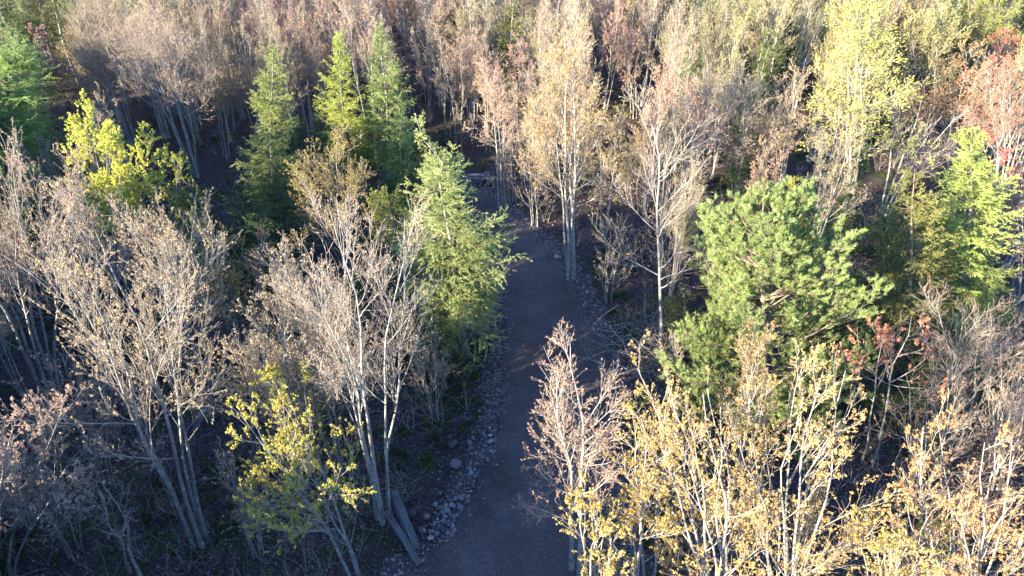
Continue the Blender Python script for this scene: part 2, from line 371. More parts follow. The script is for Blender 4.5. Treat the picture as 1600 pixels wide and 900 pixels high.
tag(sheet('ground', xs, ys, GM), 'forest floor of dark leaf litter and moss', 'ground', kind='structure')

def gravel_mat(name, dark, light, s1, warm=(1,1,1)):
    m, t, b = mat(name, .95, .15); P_ = pos(t)
    v = N(t, 'ShaderNodeTexVoronoi'); v.inputs['Scale'].default_value = s1; t.links.new(P_, v.inputs['Vector'])
    sp = N(t,'ShaderNodeSeparateColor'); t.links.new(v.outputs['Color'], sp.inputs[0])
    rr = ramp(t, [(0,dark),(.72,tuple((a+c)/2.6 for a,c in zip(dark,light))),(.9,light),(1,tuple(min(1,c*1.9) for c in light))]); t.links.new(sp.outputs[0], rr.inputs[0])
    n1 = noise(t, .5, 6, .62, P_); r2 = ramp(t, [(.3,(.66,.65,.64)),(.7,(1.25,1.24,1.24))]); t.links.new(n1.outputs[0], r2.inputs[0])
    n3 = noise(t, 60, 3, .6, P_)
    t.links.new(mixc(t, 1.0, rr.outputs[0], r2.outputs[0], 'MULTIPLY'), b.inputs['Base Color'])
    ad = N(t,'ShaderNodeMath',operation='ADD'); t.links.new(v.outputs['Distance'], ad.inputs[0]); t.links.new(n3.outputs[0], ad.inputs[1])
    bump(t, b, ad.outputs[0], .9, .03); return m
ROADM = gravel_mat('road gravel', (.135,.113,.104), (.165,.143,.135), 42)
VERGM = gravel_mat('verge rubble', (.075,.062,.06), (.22,.19,.18), 11)
def strip(name, A, B, m, dz, nx=10, crown=0., wob=0.):
    g = Geo(); n = len(A); s = np.linspace(0,1,nx)[None,:,None]
    P = A[:,None,:]*(1-s)+B[:,None,:]*s
    rng = np.random.default_rng(5)
    Z = np.full(P.shape[:2], dz) + crown*np.sin(np.linspace(0,1,nx)*np.pi)[None]
    Z += .018*sn(P[...,0], P[...,1], 1.9, 3)
    # wheel tracks pressed in a little
    if crown: Z -= .03*(np.exp(-((np.linspace(0,1,nx)-.3)/.07)**2)+np.exp(-((np.linspace(0,1,nx)-.7)/.07)**2))[None]
    Z[:,0] -= .12; Z[:,-1] -= .12
    if wob: P[:,0] += wob*(sn(A[:,0],A[:,1],2.1,7)+sn(A[:,0],A[:,1],5,2)*.5)[:,None]*nrm(A-B)
    if wob: P[:,-1] += wob*(sn(A[:,0],A[:,1],2.4,1)+sn(A[:,0],A[:,1],4.5,5)*.5)[:,None]*nrm(B-A)
    idx = np.arange(n*nx).reshape(n,nx); F = np.stack([idx[:-1,:-1], idx[:-1,1:], idx[1:,1:], idx[1:,:-1]], -1).reshape(-1,4)
    g.add(np.concatenate([P, Z[...,None]],-1), F, 0, smooth=True); return obj(name, g.mesh(name,[m]))
def dense(A, n=400):
    s = np.linspace(0,len(A)-1,n); i = np.minimum(s.astype(int), len(A)-2); f = (s-i)[:,None]; return A[i]*(1-f)+A[i+1]*f
A_, B_ = dense(RL), dense(RR); ex = np.array([[A_[0,0], -60.]]), np.array([[B_[0,0], -60.]])
A2, B2 = np.r_[ex[0], A_], np.r_[ex[1], B_]
dirn = nrm(B2-A2)
tag(strip('verge', A2-dirn*1.0, B2+dirn*.9, VERGM, .025, 16, 0, .35), 'stony verge of loose rubble along both road edges', 'verge', kind='structure')
tag(strip('road', A2, B2, ROADM, .075, 26, .06, .12), 'dark grey gravel road', 'road', kind='structure')

# ------------------------------------------------------------------ stones
ICO = None
def ico(sub):
    import bmesh
    bm = bmesh.new(); bmesh.ops.create_icosphere(bm, subdivisions=sub, radius=1); V = np.array([v.co[:] for v in bm.verts]); F = np.array([[v.index for v in f.verts] for f in bm.faces]); bm.free(); return V, F
V2, F2 = ico(3); V1, F1 = ico(1)
def rock_verts(rng, V):
    W = V.copy()
    for _ in range(9):                              # cut flat facets off a ball
        nv = nrm(rng.normal(size=3)); k = rng.uniform(.55,.85); dd = W@nv; W -= np.maximum(dd-k,0)[:,None]*nv[None]*.85
    ph = rng.random(3)*6; W *= (1+.05*np.sin(W@np.array([5,3,4.])+ph[0]))[:,None]
    return W*np.array([1, rng.uniform(.65,.95), rng.uniform(.5,.75)])
ROCKM, t, b = mat('stone', .85, .25); oi = N(t,'ShaderNodeObjectInfo'); tc = N(t,'ShaderNodeTexCoord'); n1 = noise(t, 3, 6, .7, tc.outputs['Object'])
rr = ramp(t, [(.3,(.65,.63,.62)),(.7,(1.25,1.25,1.25))]); t.links.new(n1.outputs[0], rr.inputs[0]); t.links.new(mixc(t,1.,oi.outputs['Color'],rr.outputs[0],'MULTIPLY'), b.inputs['Base Color']); bump(t,b,n1.outputs[0],.4,.03)
rngR = np.random.default_rng(77); RM = []
for k in range(10):
    g = Geo(); g.add(rock_verts(rngR, V2), F2, 0, smooth=True); RM.append(g.mesh('rock', [ROCKM]))
RC_COL = {'pale': (.33,.31,.295), 'grey': (.22,.21,.21), 'dark': (.12,.115,.12), 'reddish': (.20,.145,.13), 'brown': (.24,.19,.15)}
def rock(px, py, r, colname, label, group=None, z=0., wpos=None):
    x, y = G(px, py) if wpos is None else wpos
    o = obj('rock', RM[rngR.integers(10)], None, np.array(RC_COL[colname])*rngR.uniform(.85,1.15))
    rd = float(road_dist(x, y)[0]); zz = max(float(gz(np.array([x]), np.array([y]))[0]), .03 if rd < .9 else -1, .07 if rd < 0 else -1)
    o.location = (x, y, zz + r*.28 + z); r *= .8; o.scale = (r,r,r); o.rotation_euler = (rngR.normal()*.15, rngR.normal()*.15, rngR.random()*6.28)
    tag(o, label, 'rock', group); return o
PILE = 'stones heaped at the left road edge beside the boards'
for (px,py,rp,c,l) in [(680,790,6.5,'grey','blue-grey rounded rock at the top left of the stone heap'),(668,810,8,'brown','tan angular rock at the left end of the stone heap'),
    (706,792,6,'pale','white round rock near the top of the stone heap'),(699,800,5.5,'pale','white round rock just below the top white rock of the heap'),
    (718,795,8,'grey','large slate-grey rock at the right of the stone heap'),(720,781,8,'grey','big light grey rock topmost in the stone heap'),(731,786,5.5,'reddish','reddish rock at the right end of the stone heap'),
    (693,817,5,'pale','white rock in the middle of the stone heap'),(708,825,6,'pale','pale flat rock low in the stone heap by the road'),(711,831,4.5,'pale','lowest small white rock of the heap beside the gravel'),
    (686,796,6,'reddish','reddish brown rock beside the blue-grey rock of the heap'),(700,836,6.5,'grey','grey flat rock below the stone heap'),(688,849,7.5,'brown','wide brown rock lowest beside the boards'),
    (766,693,6.5,'pale','lower of two big white rocks on the left road edge'),(766,683,6,'pale','upper of two big white rocks on the left road edge'),(765,670,4,'pale','small white rock above the two big white ones'),
    (739,677,4,'grey','small pale grey rock alone on the left verge'),(707,693,14,'dark','large dark boulder among twigs left of the verge'),(712,728,14,'reddish','large reddish boulder at the culvert hole'),
    (645,805,10,'dark','mossy dark boulder behind the leaning boards'),(658,830,8,'dark','dark rock at the foot of the leaning boards'),(917,458,6,'pale','pale rock alone on the right road edge below the bend'),
    (870,405,7,'pale','flat pale rock on the right road edge at the double-stemmed tree'),(798,345,5,'brown','brown rock at the far end of the right verge'),(962,560,9,'grey','grey flat stone at the brush pile beside the road'),
    (965,572,6,'pale','pale stone just below the flat grey stone at the brush pile'),(968,605,5,'pale','small white stone by the road below the brush pile')]:
    d = CAM_H/(-ray(px,py)[2]); rock(px, py, rp*d/FPX, c, l, PILE if 660 < px < 735 and 775 < py < 855 else 'larger stones along the road')
cs = ['grey','grey','dark','reddish','brown','pale']
for k in range(34):                                     # the heap
    px, py = rngR.normal(700,16), rngR.normal(806,19)
    if px > 735-(py-780)*.35: continue
    c = cs[rngR.integers(6)]; rock(px, py, rngR.uniform(.07,.14), c, f"small {c} stone in the {'upper' if py < 800 else 'lower'} {'left' if px < 698 else 'right'} part of the heap by the boards", PILE)
def along(line, n, lo, hi, j0, j1, sgn, lab, grp, rs=(.05,.12), where=()):
    for k in range(n):
        i = rngR.integers(lo, hi); off = rngR.uniform(j0, j1); q = line[i] + sgn*dirn[i+1]*off
        big = rngR.random() > .85; c = cs[rngR.integers(6)]; f = (i-lo)/max(hi-lo,1); seg = where[min(int(f*len(where)), len(where)-1)]
        rock(0,0, rngR.uniform(*rs)*(1.5 if big else 1), c, f"{'larger' if big else 'small'} {c} stone in the {lab} verge {seg}", grp, wpos=q)
iL = [int(np.argmin(abs(A_[:,1]-G(760,y)[1]))) for y in (860, 610)]; iR = [int(np.argmin(abs(B_[:,1]-G(900,y)[1]))) for y in (620, 320)]
along(A_, 75, iL[0], iL[1], -.25, .9, -1, 'left', 'stones on the left verge', where=('just below the stone heap','between the heap and the reddish boulder','beside the two big white rocks','under the roadside spruce'))
along(B_, 90, iR[0], iR[1], -.75, .7, 1, 'right', 'stones on the right verge', (.05,.11), where=('by the brush pile','just above the brush pile','opposite the spruce','at the foot of the bend maple','near the far end of the road'))
# loose gravel
g = Geo(); rng = np.random.default_rng(8); RV = [rock_verts(rng, V1) for _ in range(8)]
for line, sg, n, lo, hi in ((A_,-1,5200,0,380),(B_,1,6500,0,380)):
    i = rng.integers(lo, hi, n); off = rng.normal(.15,.38,n); q = line[i]+sg*dirn[i+1]*off[:,None]; s = rng.uniform(.012,.045,n)*np.where(rng.random(n)<.1,1.5,1)
    for k in range(8):
        j = np.arange(n)%8 == k; a = rng.random(j.sum())*6.28; W = RV[k][None]*s[j][:,None,None]
        X = np.cos(a)[:,None]*W[...,0]-np.sin(a)[:,None]*W[...,1]; Y = np.sin(a)[:,None]*W[...,0]+np.cos(a)[:,None]*W[...,1]
        z = np.where(off[j] < .0, .085, .045)
        V = np.stack([X+q[j][:,0:1], Y+q[j][:,1:2], W[...,2]+z[:,None]+.2*s[j][:,None]], -1)
        F = (F1[None]+np.arange(j.sum())[:,None,None]*len(V1)).reshape(-1,3)
        g.add(V, F, 0, np.repeat(rng.random(j.sum()), len(F1)))
PEB, t, b = mat('pebble', .9, .2); a = N(t,'ShaderNodeAttribute',attribute_name='tint'); rr = ramp(t,[(0,(.09,.085,.09)),(.5,(.2,.175,.165)),(.85,(.3,.28,.27)),(1,(.5,.48,.46))]); t.links.new(a.outputs['Fac'], rr.inputs[0]); t.links.new(rr.outputs[0], b.inputs['Base Color'])
tag(obj('gravel', g.mesh('gravel',[PEB])), 'loose gravel scattered on both road edges', 'gravel', kind='stuff')

# ------------------------------------------------------------------ litter and undergrowth (stuff)
def field(rng, n, x0, x1, y0, y1, rd0=.5, wedge=True):
    y = rng.uniform(y0**.5, y1**.5, n)**2; hw = (y*.92+9) if wedge else np.full(n, x1)
    x = rng.uniform(-1,1,n)*hw; k = (x > x0) & (x < x1) & (road_dist(x,y) > rd0); return x[k], y[k]
rng = np.random.default_rng(21); g = Geo()
x, y = field(rng, 60000, -45, 45, 9, 42, .35); z = gz(x,y)+.02
leaves(g, np.c_[x,y,z], rng, .08, .02, 1, 0, 1.3)
x, y = field(rng, 9000, -9, 9, 9, 45, -9, False); k = (road_dist(x,y) < .3) & (rng.random(len(x)) < .30); x, y = x[k], y[k]
leaves(g, np.c_[x,y,np.full(len(x),.15)], rng, .05, .01, 1, 0, 1.2)
LIT, t, b = mat('dead leaf', .8, .3); a = N(t,'ShaderNodeAttribute',attribute_name='tint'); rr = ramp(t,[(0,(.07,.04,.035)),(.45,(.19,.125,.105)),(.8,(.31,.24,.21)),(1,(.45,.39,.36))]); t.links.new(a.outputs['Fac'], rr.inputs[0]); t.links.new(rr.outputs[0], b.inputs['Base Color'])
tag(obj('fallen_leaves', g.mesh('fallen_leaves',[LIT])), 'brown fallen leaves carpeting the forest floor', 'fallen leaves', kind='stuff')

# low green plants, thickest beside the road
g = Geo(); x, y = field(rng, 5200, -45, 45, 10, 60, .7); rd = road_dist(x,y); k = (sn(x,y,.5,9) + 1.2*np.exp(-rd/3) + rng.normal(size=len(x))*.25) > .55; x, y = x[k], y[k]
n = len(x); P = grow(rng, np.repeat(np.c_[x,y,gz(x,y)],5,axis=0), rng.normal(size=(n*5,3))*.6+np.array([[0,0,1.]]), rng.uniform(.15,.5,n*5), 4, -.05, .15)
tubes(g, P, taper(n*5,4,.005,.003), 3, 0, rng)
i = np.repeat(np.arange(n*5), 5); p, T = sample(P, i, .3+.7*rng.random(len(i))); leaves(g, p, rng, .07, .09, 3, 1, 1.3)
o = obj('undergrowth', g.mesh('undergrowth',[TWIG_C, LEAF]), None, (.085,.13,.04)); tag(o, 'low dark green plants covering the ground beside the road', 'undergrowth', kind='stuff')

# leafless brambles and saplings under the trees
g = Geo(); x, y = field(rng, 1900, -55, 55, 10, 75, 1.2); n = len(x)
P = grow(rng, np.repeat(np.c_[x,y,gz(x,y)-.05],4,axis=0), rng.normal(size=(n*4,3))*.38+np.array([[0,0,1.]]), rng.uniform(.4,1.7,n*4), 6, -.01, .17)
tubes(g, P, taper(n*4,6,.011,.004), 4, 0, rng)
i = np.repeat(np.arange(n*4), 4); p, T = sample(P, i, .25+.75*rng.random(len(i))); P2 = grow(rng, p, side(rng,T,rng.uniform(.4,1.1,len(i))), rng.uniform(.25,.8,len(i)), 4, .05, .14); tubes(g, P2, taper(len(P2),4,.005,.003), 3, 0, rng)
i = np.repeat(np.arange(len(P2)), rng.poisson(.7,len(P2))); p, T = sample(P2, i, .4+.6*rng.random(len(i))); leaves(g, p, rng, .045, .05, 3, 1)
o = obj('brushwood', g.mesh('brushwood',[TWIG, LEAF]), None, (.22,.20,.10)); tag(o, 'leafless saplings and brambles filling the ground between the trees', 'brushwood', kind='stuff')

# fallen branches heaped by the right road edge
g = Geo(); rng = np.random.default_rng(31); c0 = G(1000,560); n = 110
p = np.c_[c0[0]+rng.normal(size=n)*1.1, c0[1]+rng.normal(size=n)*1.3, rng.uniform(.05,.8,n)]
d = np.c_[rng.normal(size=(n,2)), rng.normal(size=n)*.22]; P = grow(rng, p, d, rng.uniform(.9,3.0,n), 7, -.02, .08); P[...,2] = np.maximum(P[...,2], .03)
tubes(g, P, taper(n,7,rng.uniform(.008,.03,n),.005), 5, 0, rng); i = np.repeat(np.arange(n),6); q, T = sample(P,i,.2+.8*rng.random(len(i))); P2 = grow(rng,q,side(rng,T,.8),rng.uniform(.3,1.,len(i)),5,.02,.12); tubes(g,P2,taper(len(i),5,.006,.003),3,0,rng)
tag(obj('brush_pile', g.mesh('brush_pile',[TWIG])), 'tangled heap of fallen grey branches by the right road edge', 'brush pile', kind='stuff')

# ------------------------------------------------------------------ log pile
LOGM, t, b = mat('log bark', .9, .15); tc = N(t,'ShaderNodeTexCoord'); n1 = noise(t, 12, 4, .6, tc.outputs['Object']); oi = N(t,'ShaderNodeObjectInfo')
rr = ramp(t,[(.35,(.5,.48,.46)),(.6,(1.3,1.3,1.28))]); t.links.new(n1.outputs[0], rr.inputs[0]); t.links.new(mixc(t,1.,oi.outputs['Color'],rr.outputs[0],'MULTIPLY'), b.inputs['Base Color'])
CUT, t, b = mat('cut wood', .8, .2); b.inputs['Base Color'].default_value = (.46,.36,.24,1)
rng = np.random.default_rng(44); cx, cy = G(753,286)
def log_mesh(r, L):
    g = Geo(); K = 8; s = np.linspace(-L/2, L/2, K); P = np.stack([s, .02*np.sin(s*3), .015*np.cos(s*4)],-1)[None]; tubes(g, P, np.full((1,K), r)*(1+.05*np.sin(np.arange(K)*2.1))[None], 9, 0, rng)
    for e in (-1,1):
        a = np.arange(9)*2*np.pi/9; c = P[0,0 if e<0 else -1]; V = np.r_[[c], np.c_[np.full(9,c[0]+e*.002), c[1]+r*.97*np.cos(a), c[2]+r*.97*np.sin(a)]]
        g.add(V, np.array([[0,1+i,1+(i+1)%9] for i in range(9)]), 1)
    return g.mesh('log',[LOGM,CUT])
n_l = 0
for row,(cnt,z) in enumerate(((7,.09),(6,.24),(5,.39),(4,.53))):
    for k in range(cnt):
        r = rng.uniform(.055,.085); o = obj('log', log_mesh(r, rng.uniform(1.1,1.5)), None, (.20,.19,.19) if rng.random()<.6 else (.33,.31,.29))
        fan_ = (-.9 if k < cnt/2 else .75) + rng.normal()*.2
        o.location = (cx+(k-cnt/2+.5)*.26, cy+rng.normal()*.08, z+rng.uniform(-.02,.03)); o.rotation_euler = (0, rng.normal()*.12, fan_+math.pi/2*(0 if row%2 else .0)+.6)
        n_l += 1
        where = ('bottom','second','third','top')[row]; side_ = ('first','second','third','fourth','fifth','sixth','seventh')[k]
        tag(o, f'grey cut log lying in the {where} layer of the log pile, {side_} from the left', 'log', 'logs heaped at the far end of the road')
# one long pole across the front of the pile
# ------------------------------------------------------------------ weathered boards leaning at the left verge
WOOD, t, b = mat('weathered board', .85, .2); tc = N(t,'ShaderNodeTexCoord'); mp = N(t,'ShaderNodeMapping'); mp.inputs['Scale'].default_value = (1.2,26,26); t.links.new(tc.outputs['Object'], mp.inputs[0])
n1 = noise(t, 1.5, 5, .7, mp.outputs[0]); rr = ramp(t,[(.3,(.04,.038,.036)),(.5,(.13,.125,.12)),(.72,(.22,.215,.205))]); t.links.new(n1.outputs[0], rr.inputs[0]); t.links.new(rr.outputs[0], b.inputs['Base Color']); bump(t,b,n1.outputs[0],.5,.01)
import bmesh
def board(p0, p1, wd, th, label, roll=0.):
    p0, p1 = Vector(p0), Vector(p1); L = (p1-p0).length; bm = bmesh.new(); bmesh.ops.create_cube(bm, size=1)
    for v in bm.verts: v.co = Vector((v.co.x*L, v.co.y*wd, v.co.z*th))
    bmesh.ops.subdivide_edges(bm, edges=[e for e in bm.edges if abs((e.verts[0].co-e.verts[1].co).x) > L*.5], cuts=8)
    r_ = np.random.default_rng(int(L*1000))
    for v in bm.verts: v.co.y += r_.normal()*.004+.012*math.sin(v.co.x*2); v.co.z += .01*math.sin(v.co.x*1.7); v.co.x += r_.normal()*.02 if abs(v.co.x) > L*.49 else 0
    bmesh.ops.bevel(bm, geom=[e for e in bm.edges if e.calc_face_angle(0) > 1], offset=.006, segments=1, affect='EDGES')
    me = bpy.data.meshes.new('board'); bm.to_mesh(me); bm.free(); me.materials.append(WOOD); o = obj('board', me)
    d = (p1-p0).normalized(); o.location = (p0+p1)/2; q = d.to_track_quat('X','Z'); o.rotation_mode = 'QUATERNION'
    from mathutils import Quaternion
    o.rotation_quaternion = q @ Quaternion((1,0,0), roll); return tag(o, label, 'board', 'weathered boards by the left verge')
def lift(px,py,z):
    r = ray(px,py); k = (z-CAM_H)/r[2]; return (r[0]*k, r[1]*k, z)
board(lift(651,856,.08), lift(617,768,.95), .24, .045, 'pale grey weathered board, longer and rightmost of the leaning pair')
board(lift(640,842,.15), lift(615,778,.80), .17, .045, 'narrow grey board overlapped by the longest leaning board')
board(lift(655,882,.06), lift(604,798,.55), .22, .045, 'dull grey weathered board, left and lowest of those leaning')

#@@HEROES
# ------------------------------------------------------------------ trees one can single out
exec_order = 0
H = hero
# foreground, left
H(101,'maple_tree',(312,845),(165,330),350,(.50,.44,.28),GREY,'tall grey multi-stemmed maple, trunks splayed left, at lower left','the tall splayed grey maple',stems=5,cb=.32,n1=18,n2=6,n3=3,buds=1.7,bs=0.03,fan=0.95,thick=0.75,ang=.72)
H(102,'maple_tree',(95,665),(-10,250),300,TAN,GREY,'grey multi-stemmed maple with tan buds at the left edge','the left-edge grey maple',stems=6,cb=.4,buds=1.7,bs=0.03,fan=.7,ang=.72,n2=6,n3=3)
H(103,'maple_tree',(200,640),(90,270),260,PINK,GREY,'slim grey maple with dull pink buds behind the splayed maple','the slim pink-budded maple',stems=3,cb=.4,buds=1.7,bs=0.03,fan=.6,ang=.72,n2=6,n3=4)
H(104,'maple_tree',(330,655),(245,330),210,TAN,GREY,'tan-budded maple right of the slim pink one','the tan maple left of centre',stems=3,cb=.4,buds=2.2,bs=0.031,fan=.6,ang=.72,n2=6,n3=4)
H(105,'maple_tree',(600,805),(545,305),300,PALEPINK,PALE,'large pale pink maple with many blue-grey stems by the boards','the big pale pink maple by the boards',stems=6,cb=.38,n1=19,n2=8,n3=4,buds=0.9,bs=0.024,fan=0.8,thick=0.75,ang=.72)
H(106,'maple_tree',(470,765),(410,395),190,CREAM,GREY,'cream-budded maple just left of the big pale pink one','the cream maple',stems=3,cb=.4,buds=2.2,bs=0.034,fan=.5,ang=.72)
H(107,'maple_tree',(560,905),(425,635),280,(.50,.52,.14),GREY,'yellow-green budding maple with low spreading limbs at the bottom','the yellow-green maple at the bottom',stems=3,cb=.28,n1=17,n2=6,n3=3,buds=2.5,bs=0.041,q=8,fan=1.0,bias=(-1.1,.1))
H(108,'maple_tree',(530,735),(480,480),200,TAN,GREY,'short tan-orange maple under the big pale pink one','the short tan-orange maple',stems=3,cb=.35,buds=2.2,bs=0.034)
H(109,'maple_tree',(12,915),(45,655),190,(.56,.46,.37),GREY,'pink-orange budding maple in the bottom left corner','the bottom left corner maple',stems=4,cb=.3,buds=1.3,bs=0.037,q=7,fan=.8)
H(110,'bare_tree',(212,900),(165,745),130,OLV,PALE,'small crooked leafless tree with lichen-pale bark','the small crooked bare tree',stems=2,cb=.35,n1=7,n2=4,n3=3,buds=0.2,bs=0.020,wig=.35,thick=1.5)
H(111,'maple_tree',(375,560),(330,365),160,(.32,.30,.10),GREY,'short olive maple with a few red leaves beside the dark hollow','the olive maple at the hollow',stems=3,cb=.3,buds=1.8,bs=0.037)
H(112,'maple_tree',(425,585),(398,385),70,REDOR,GREY,'small maple with orange-red tips behind the cream maple','the small orange-red maple',stems=2,buds=1.3,bs=0.034)
# foreground, right
H(120,'maple_tree',(900,900),(896,522),195,(.48,.36,.27),PALE,'slim pinkish budding maple standing against the gravel road','the slim maple in front of the road',stems=2,fan=.3,cb=.25,n1=22,n2=9,n3=6,buds=1.6,bs=0.027,ang=.95,r0=.08,thick=0.8)
H(121,'maple_tree',(1120,1010),(1075,565),210,GOLD,PALE,'tall golden budding maple, left one of the bottom right pair','the left golden maple',stems=8,cb=.25,n1=20,n2=6,n3=4,buds=2.0,bs=0.031,q=5,fan=0.95,ang=0.62,thick=0.62)
H(122,'maple_tree',(1215,1000),(1245,555),235,GOLD,PALE,'tall golden budding maple, right one of the bottom right pair','the right golden maple',stems=8,cb=.25,n1=20,n2=6,n3=4,buds=2.0,bs=0.031,q=5,fan=0.95,ang=0.62,thick=0.62)
H(123,'maple_tree',(935,1040),(925,775),130,(.56,.49,.18),PALE,'low yellow-budding maple at the road edge, bottom','the low yellow maple by the road',stems=4,cb=.25,buds=1.8,bs=0.041,q=8,fan=.7,n2=5,n3=3,ang=0.7)
H(124,'maple_tree',(1480,1030),(1530,660),230,ORG,PALE,'orange budding maple with upright shoots in the bottom right corner','the orange maple bottom right',stems=8,cb=.25,n1=20,buds=2.0,bs=0.031,q=5,fan=0.95,ang=0.62,n2=6,n3=4,thick=0.62)
H(125,'maple_tree',(1390,1040),(1400,800),120,(.50,.46,.16),PALE,'yellow-tan maple between the golden pair and the orange maple','the yellow-tan maple bottom right',stems=9,cb=.3,buds=2.0,bs=0.031,q=6,fan=0.95,n1=20,n2=6,n3=4,ang=0.62,thick=0.62)
H(126,'maple_tree',(1352,725),(1405,495),140,REDOR,GREY,'thin maple with clumps of coral red leaves right of the pine','the coral red maple',stems=2,cb=.5,n1=10,n2=5,n3=4,buds=1.6,bs=0.044,q=8)
H(127,'maple_tree',(1490,700),(1530,470),220,(.25,.15,.12),GREY,'dull purplish leafless maple below the right larch','the dull purplish maple',stems=4,cb=.3,buds=0.6,bs=0.027)
H(128,'maple_tree',(1000,985),(1010,640),150,(.50,.42,.14),GREY,'yellow-tan maple tucked left of the golden pair','the yellow-tan maple beside the golden pair',stems=3,cb=.3,buds=1.6,bs=0.034,q=7)
# middle
H(130,'spruce_tree',(728,548),(666,178),205,SPRY,GREY,'big light green spruce with a crooked thin top beside the road','the big roadside spruce',dens=22,n2=15,nd=50,nl=0.07,nw=0.014,droop=.05,pw=.5,low=.10,ragged=.3,neck=.76)
H(131,'maple_tree',(655,500),(608,290),120,(.36,.42,.10),GREY,'yellow-green maple with upright shoots left of the roadside spruce','the yellow-green maple by the spruce',stems=3,buds=2.7,bs=0.041,cb=.4)
H(132,'maple_tree',(545,435),(512,222),150,(.38,.35,.14),GREY,'olive-gold round-crowned maple above the pale pink maple','the olive round-crowned maple',stems=4,cb=.35,buds=2.5,bs=0.037,fan=.9,n1=20)
H(133,'larch_tree',(432,375),(425,68),140,(.36,.44,.16),GREY,'tall dull green larch, left of the twin larches','the tall dull larch',dens=24,n2=12,nd=46,pw=0.8,sub_droop=.12,low=.15,nl=0.075,nw=0.014)
H(134,'larch_tree',(545,262),(527,45),122,LARCHY,GREY,'yellow-green larch, left one of the twin larches','the left twin larch',dens=24,n2=12,nd=46,pw=0.8,sub_droop=.12,nl=0.075,nw=0.014)
H(135,'larch_tree',(612,255),(592,35),122,LARCH,GREY,'fresh green larch, right one of the twin larches','the right twin larch',dens=24,n2=12,nd=46,pw=0.8,sub_droop=.12,nl=0.075,nw=0.014)
H(136,'larch_tree',(632,310),(622,150),85,LARCH,GREY,'short green larch below the twin larches','the short green larch',dens=22,n2=12,nd=46,nl=0.075,nw=0.014,pw=0.8)
H(137,'larch_tree',(12,325),(20,45),250,(.38,.54,.19),GREY,'broad bright green larch at the left edge','the left-edge larch',dens=20,n2=14,nd=46,pw=0.55,nl=0.075,nw=0.014)
H(138,'maple_tree',(215,470),(160,188),145,(.66,.74,.17),GREY,'bright yellow leafy maple near the left edge','the bright yellow maple',stems=4,cb=.3,n1=24,n2=9,n3=6,buds=3.4,bs=0.036,q=10,fan=.9)
H(139,'maple_tree',(305,480),(272,255),100,(.30,.36,.07),GREY,'olive green leafy maple right of the bright yellow one','the olive leafy maple',stems=3,cb=.3,n2=8,buds=2.9,bs=0.034,q=9)
H(140,'maple_tree',(30,450),(5,240),90,(.62,.70,.15),GREY,'small bright yellow maple at the left edge','the small yellow maple at the edge',stems=3,buds=2.9,bs=0.034,q=8)
H(141,'maple_tree',(75,225),(62,58),75,(.58,.36,.31),GREY,'small maple crowned with rosy leaves at upper left','the rosy maple',stems=2,cb=.5,buds=2.9,bs=0.048,q=7)
H(142,'maple_tree',(306,275),(225,20),175,PALEPINK,PALE,'tall pale multi-stemmed maple with grey trunks at upper left','the tall pale maple upper left',stems=6,cb=.42,n1=20,buds=1.6,bs=0.031,fan=.6)
H(143,'maple_tree',(207,225),(135,5),130,TAN,PALE,'tall tan multi-stemmed maple left of the pale one','the tall tan maple upper left',stems=5,cb=.45,buds=1.6,bs=0.031,fan=.55)
H(144,'maple_tree',(355,245),(335,75),110,(.40,.36,.18),GREY,'olive-tan maple right of the tall pale one','the olive-tan maple',stems=3,cb=.4,buds=1.6,bs=0.034)
H(145,'maple_tree',(893,436),(888,60),165,(.52,.42,.20),PALE,'tall multi-stemmed tan-yellow maple at the bend of the road','the tall maple at the road bend',stems=5,cb=.38,n1=22,n2=8,n3=6,buds=1.6,bs=0.034,fan=.5,ang=.8)
H(146,'bare_tree',(1033,535),(1012,150),190,PALEPINK,(.5,.47,.43),'pale single-trunked birch-like tree with bare lower limbs left of the pine','the pale single-trunked tree',stems=1,cb=.22,n1=22,n2=7,n3=5,buds=0.9,bs=0.024,r0=.085)
H(147,'maple_tree',(735,215),(738,50),95,PEACH,GREY,'peach-budded maple behind the log pile','the peach maple behind the logs',stems=4,cb=.45,buds=1.7,bs=0.037)
H(148,'maple_tree',(785,325),(770,110),90,PEACH,GREY,'orange-budded maple on the road bank left of the bend maple','the orange maple on the bank',stems=3,cb=.45,buds=1.6,bs=0.037)
H(149,'maple_tree',(945,368),(960,180),120,(.45,.40,.14),GREY,'thin yellowish maple right of the road bend maple','the thin yellowish maple',stems=3,cb=.4,buds=1.4,bs=0.034)
H(150,'maple_tree',(990,185),(985,55),80,PINK,PALE,'small pink maple high behind the bend maple','the small pink maple',stems=3,cb=.4,buds=1.8,bs=0.034)
H(151,'maple_tree',(1075,350),(1075,110),120,PINK,PALE,'pink-budded slender maple behind the pale single trunk','the slender pink maple',stems=3,cb=.4,buds=1.6,bs=0.031)
H(152,'maple_tree',(1145,325),(1160,120),110,PALEPINK,PALE,'rosy tan maple above the left of the pine','the rosy tan maple',stems=3,cb=.4,buds=1.6,bs=0.031)
H(153,'maple_tree',(1215,320),(1235,110),140,TAN,PALE,'broad tan maple above the pine','the broad tan maple',stems=4,cb=.35,buds=1.7,bs=0.034)
H(154,'maple_tree',(1322,335),(1345,-20),150,(.56,.63,.19),(.45,.42,.38),'very tall yellow-green maple with a pale trunk at upper right','the very tall yellow-green maple',stems=3,cb=.28,n1=34,n2=9,n3=6,buds=1.6,bs=0.033,q=8,fan=.3,ang=1.25,droop=.05)
H(155,'bare_tree',(1380,335),(1450,160),130,PALEPINK,(.62,.58,.54),'white leafless dead tree leaning right above the olive spruce','the white dead tree',stems=5,cb=.35,n1=12,n2=6,n3=4,buds=0.1,bs=0.020,fan=.8,thick=1.2)
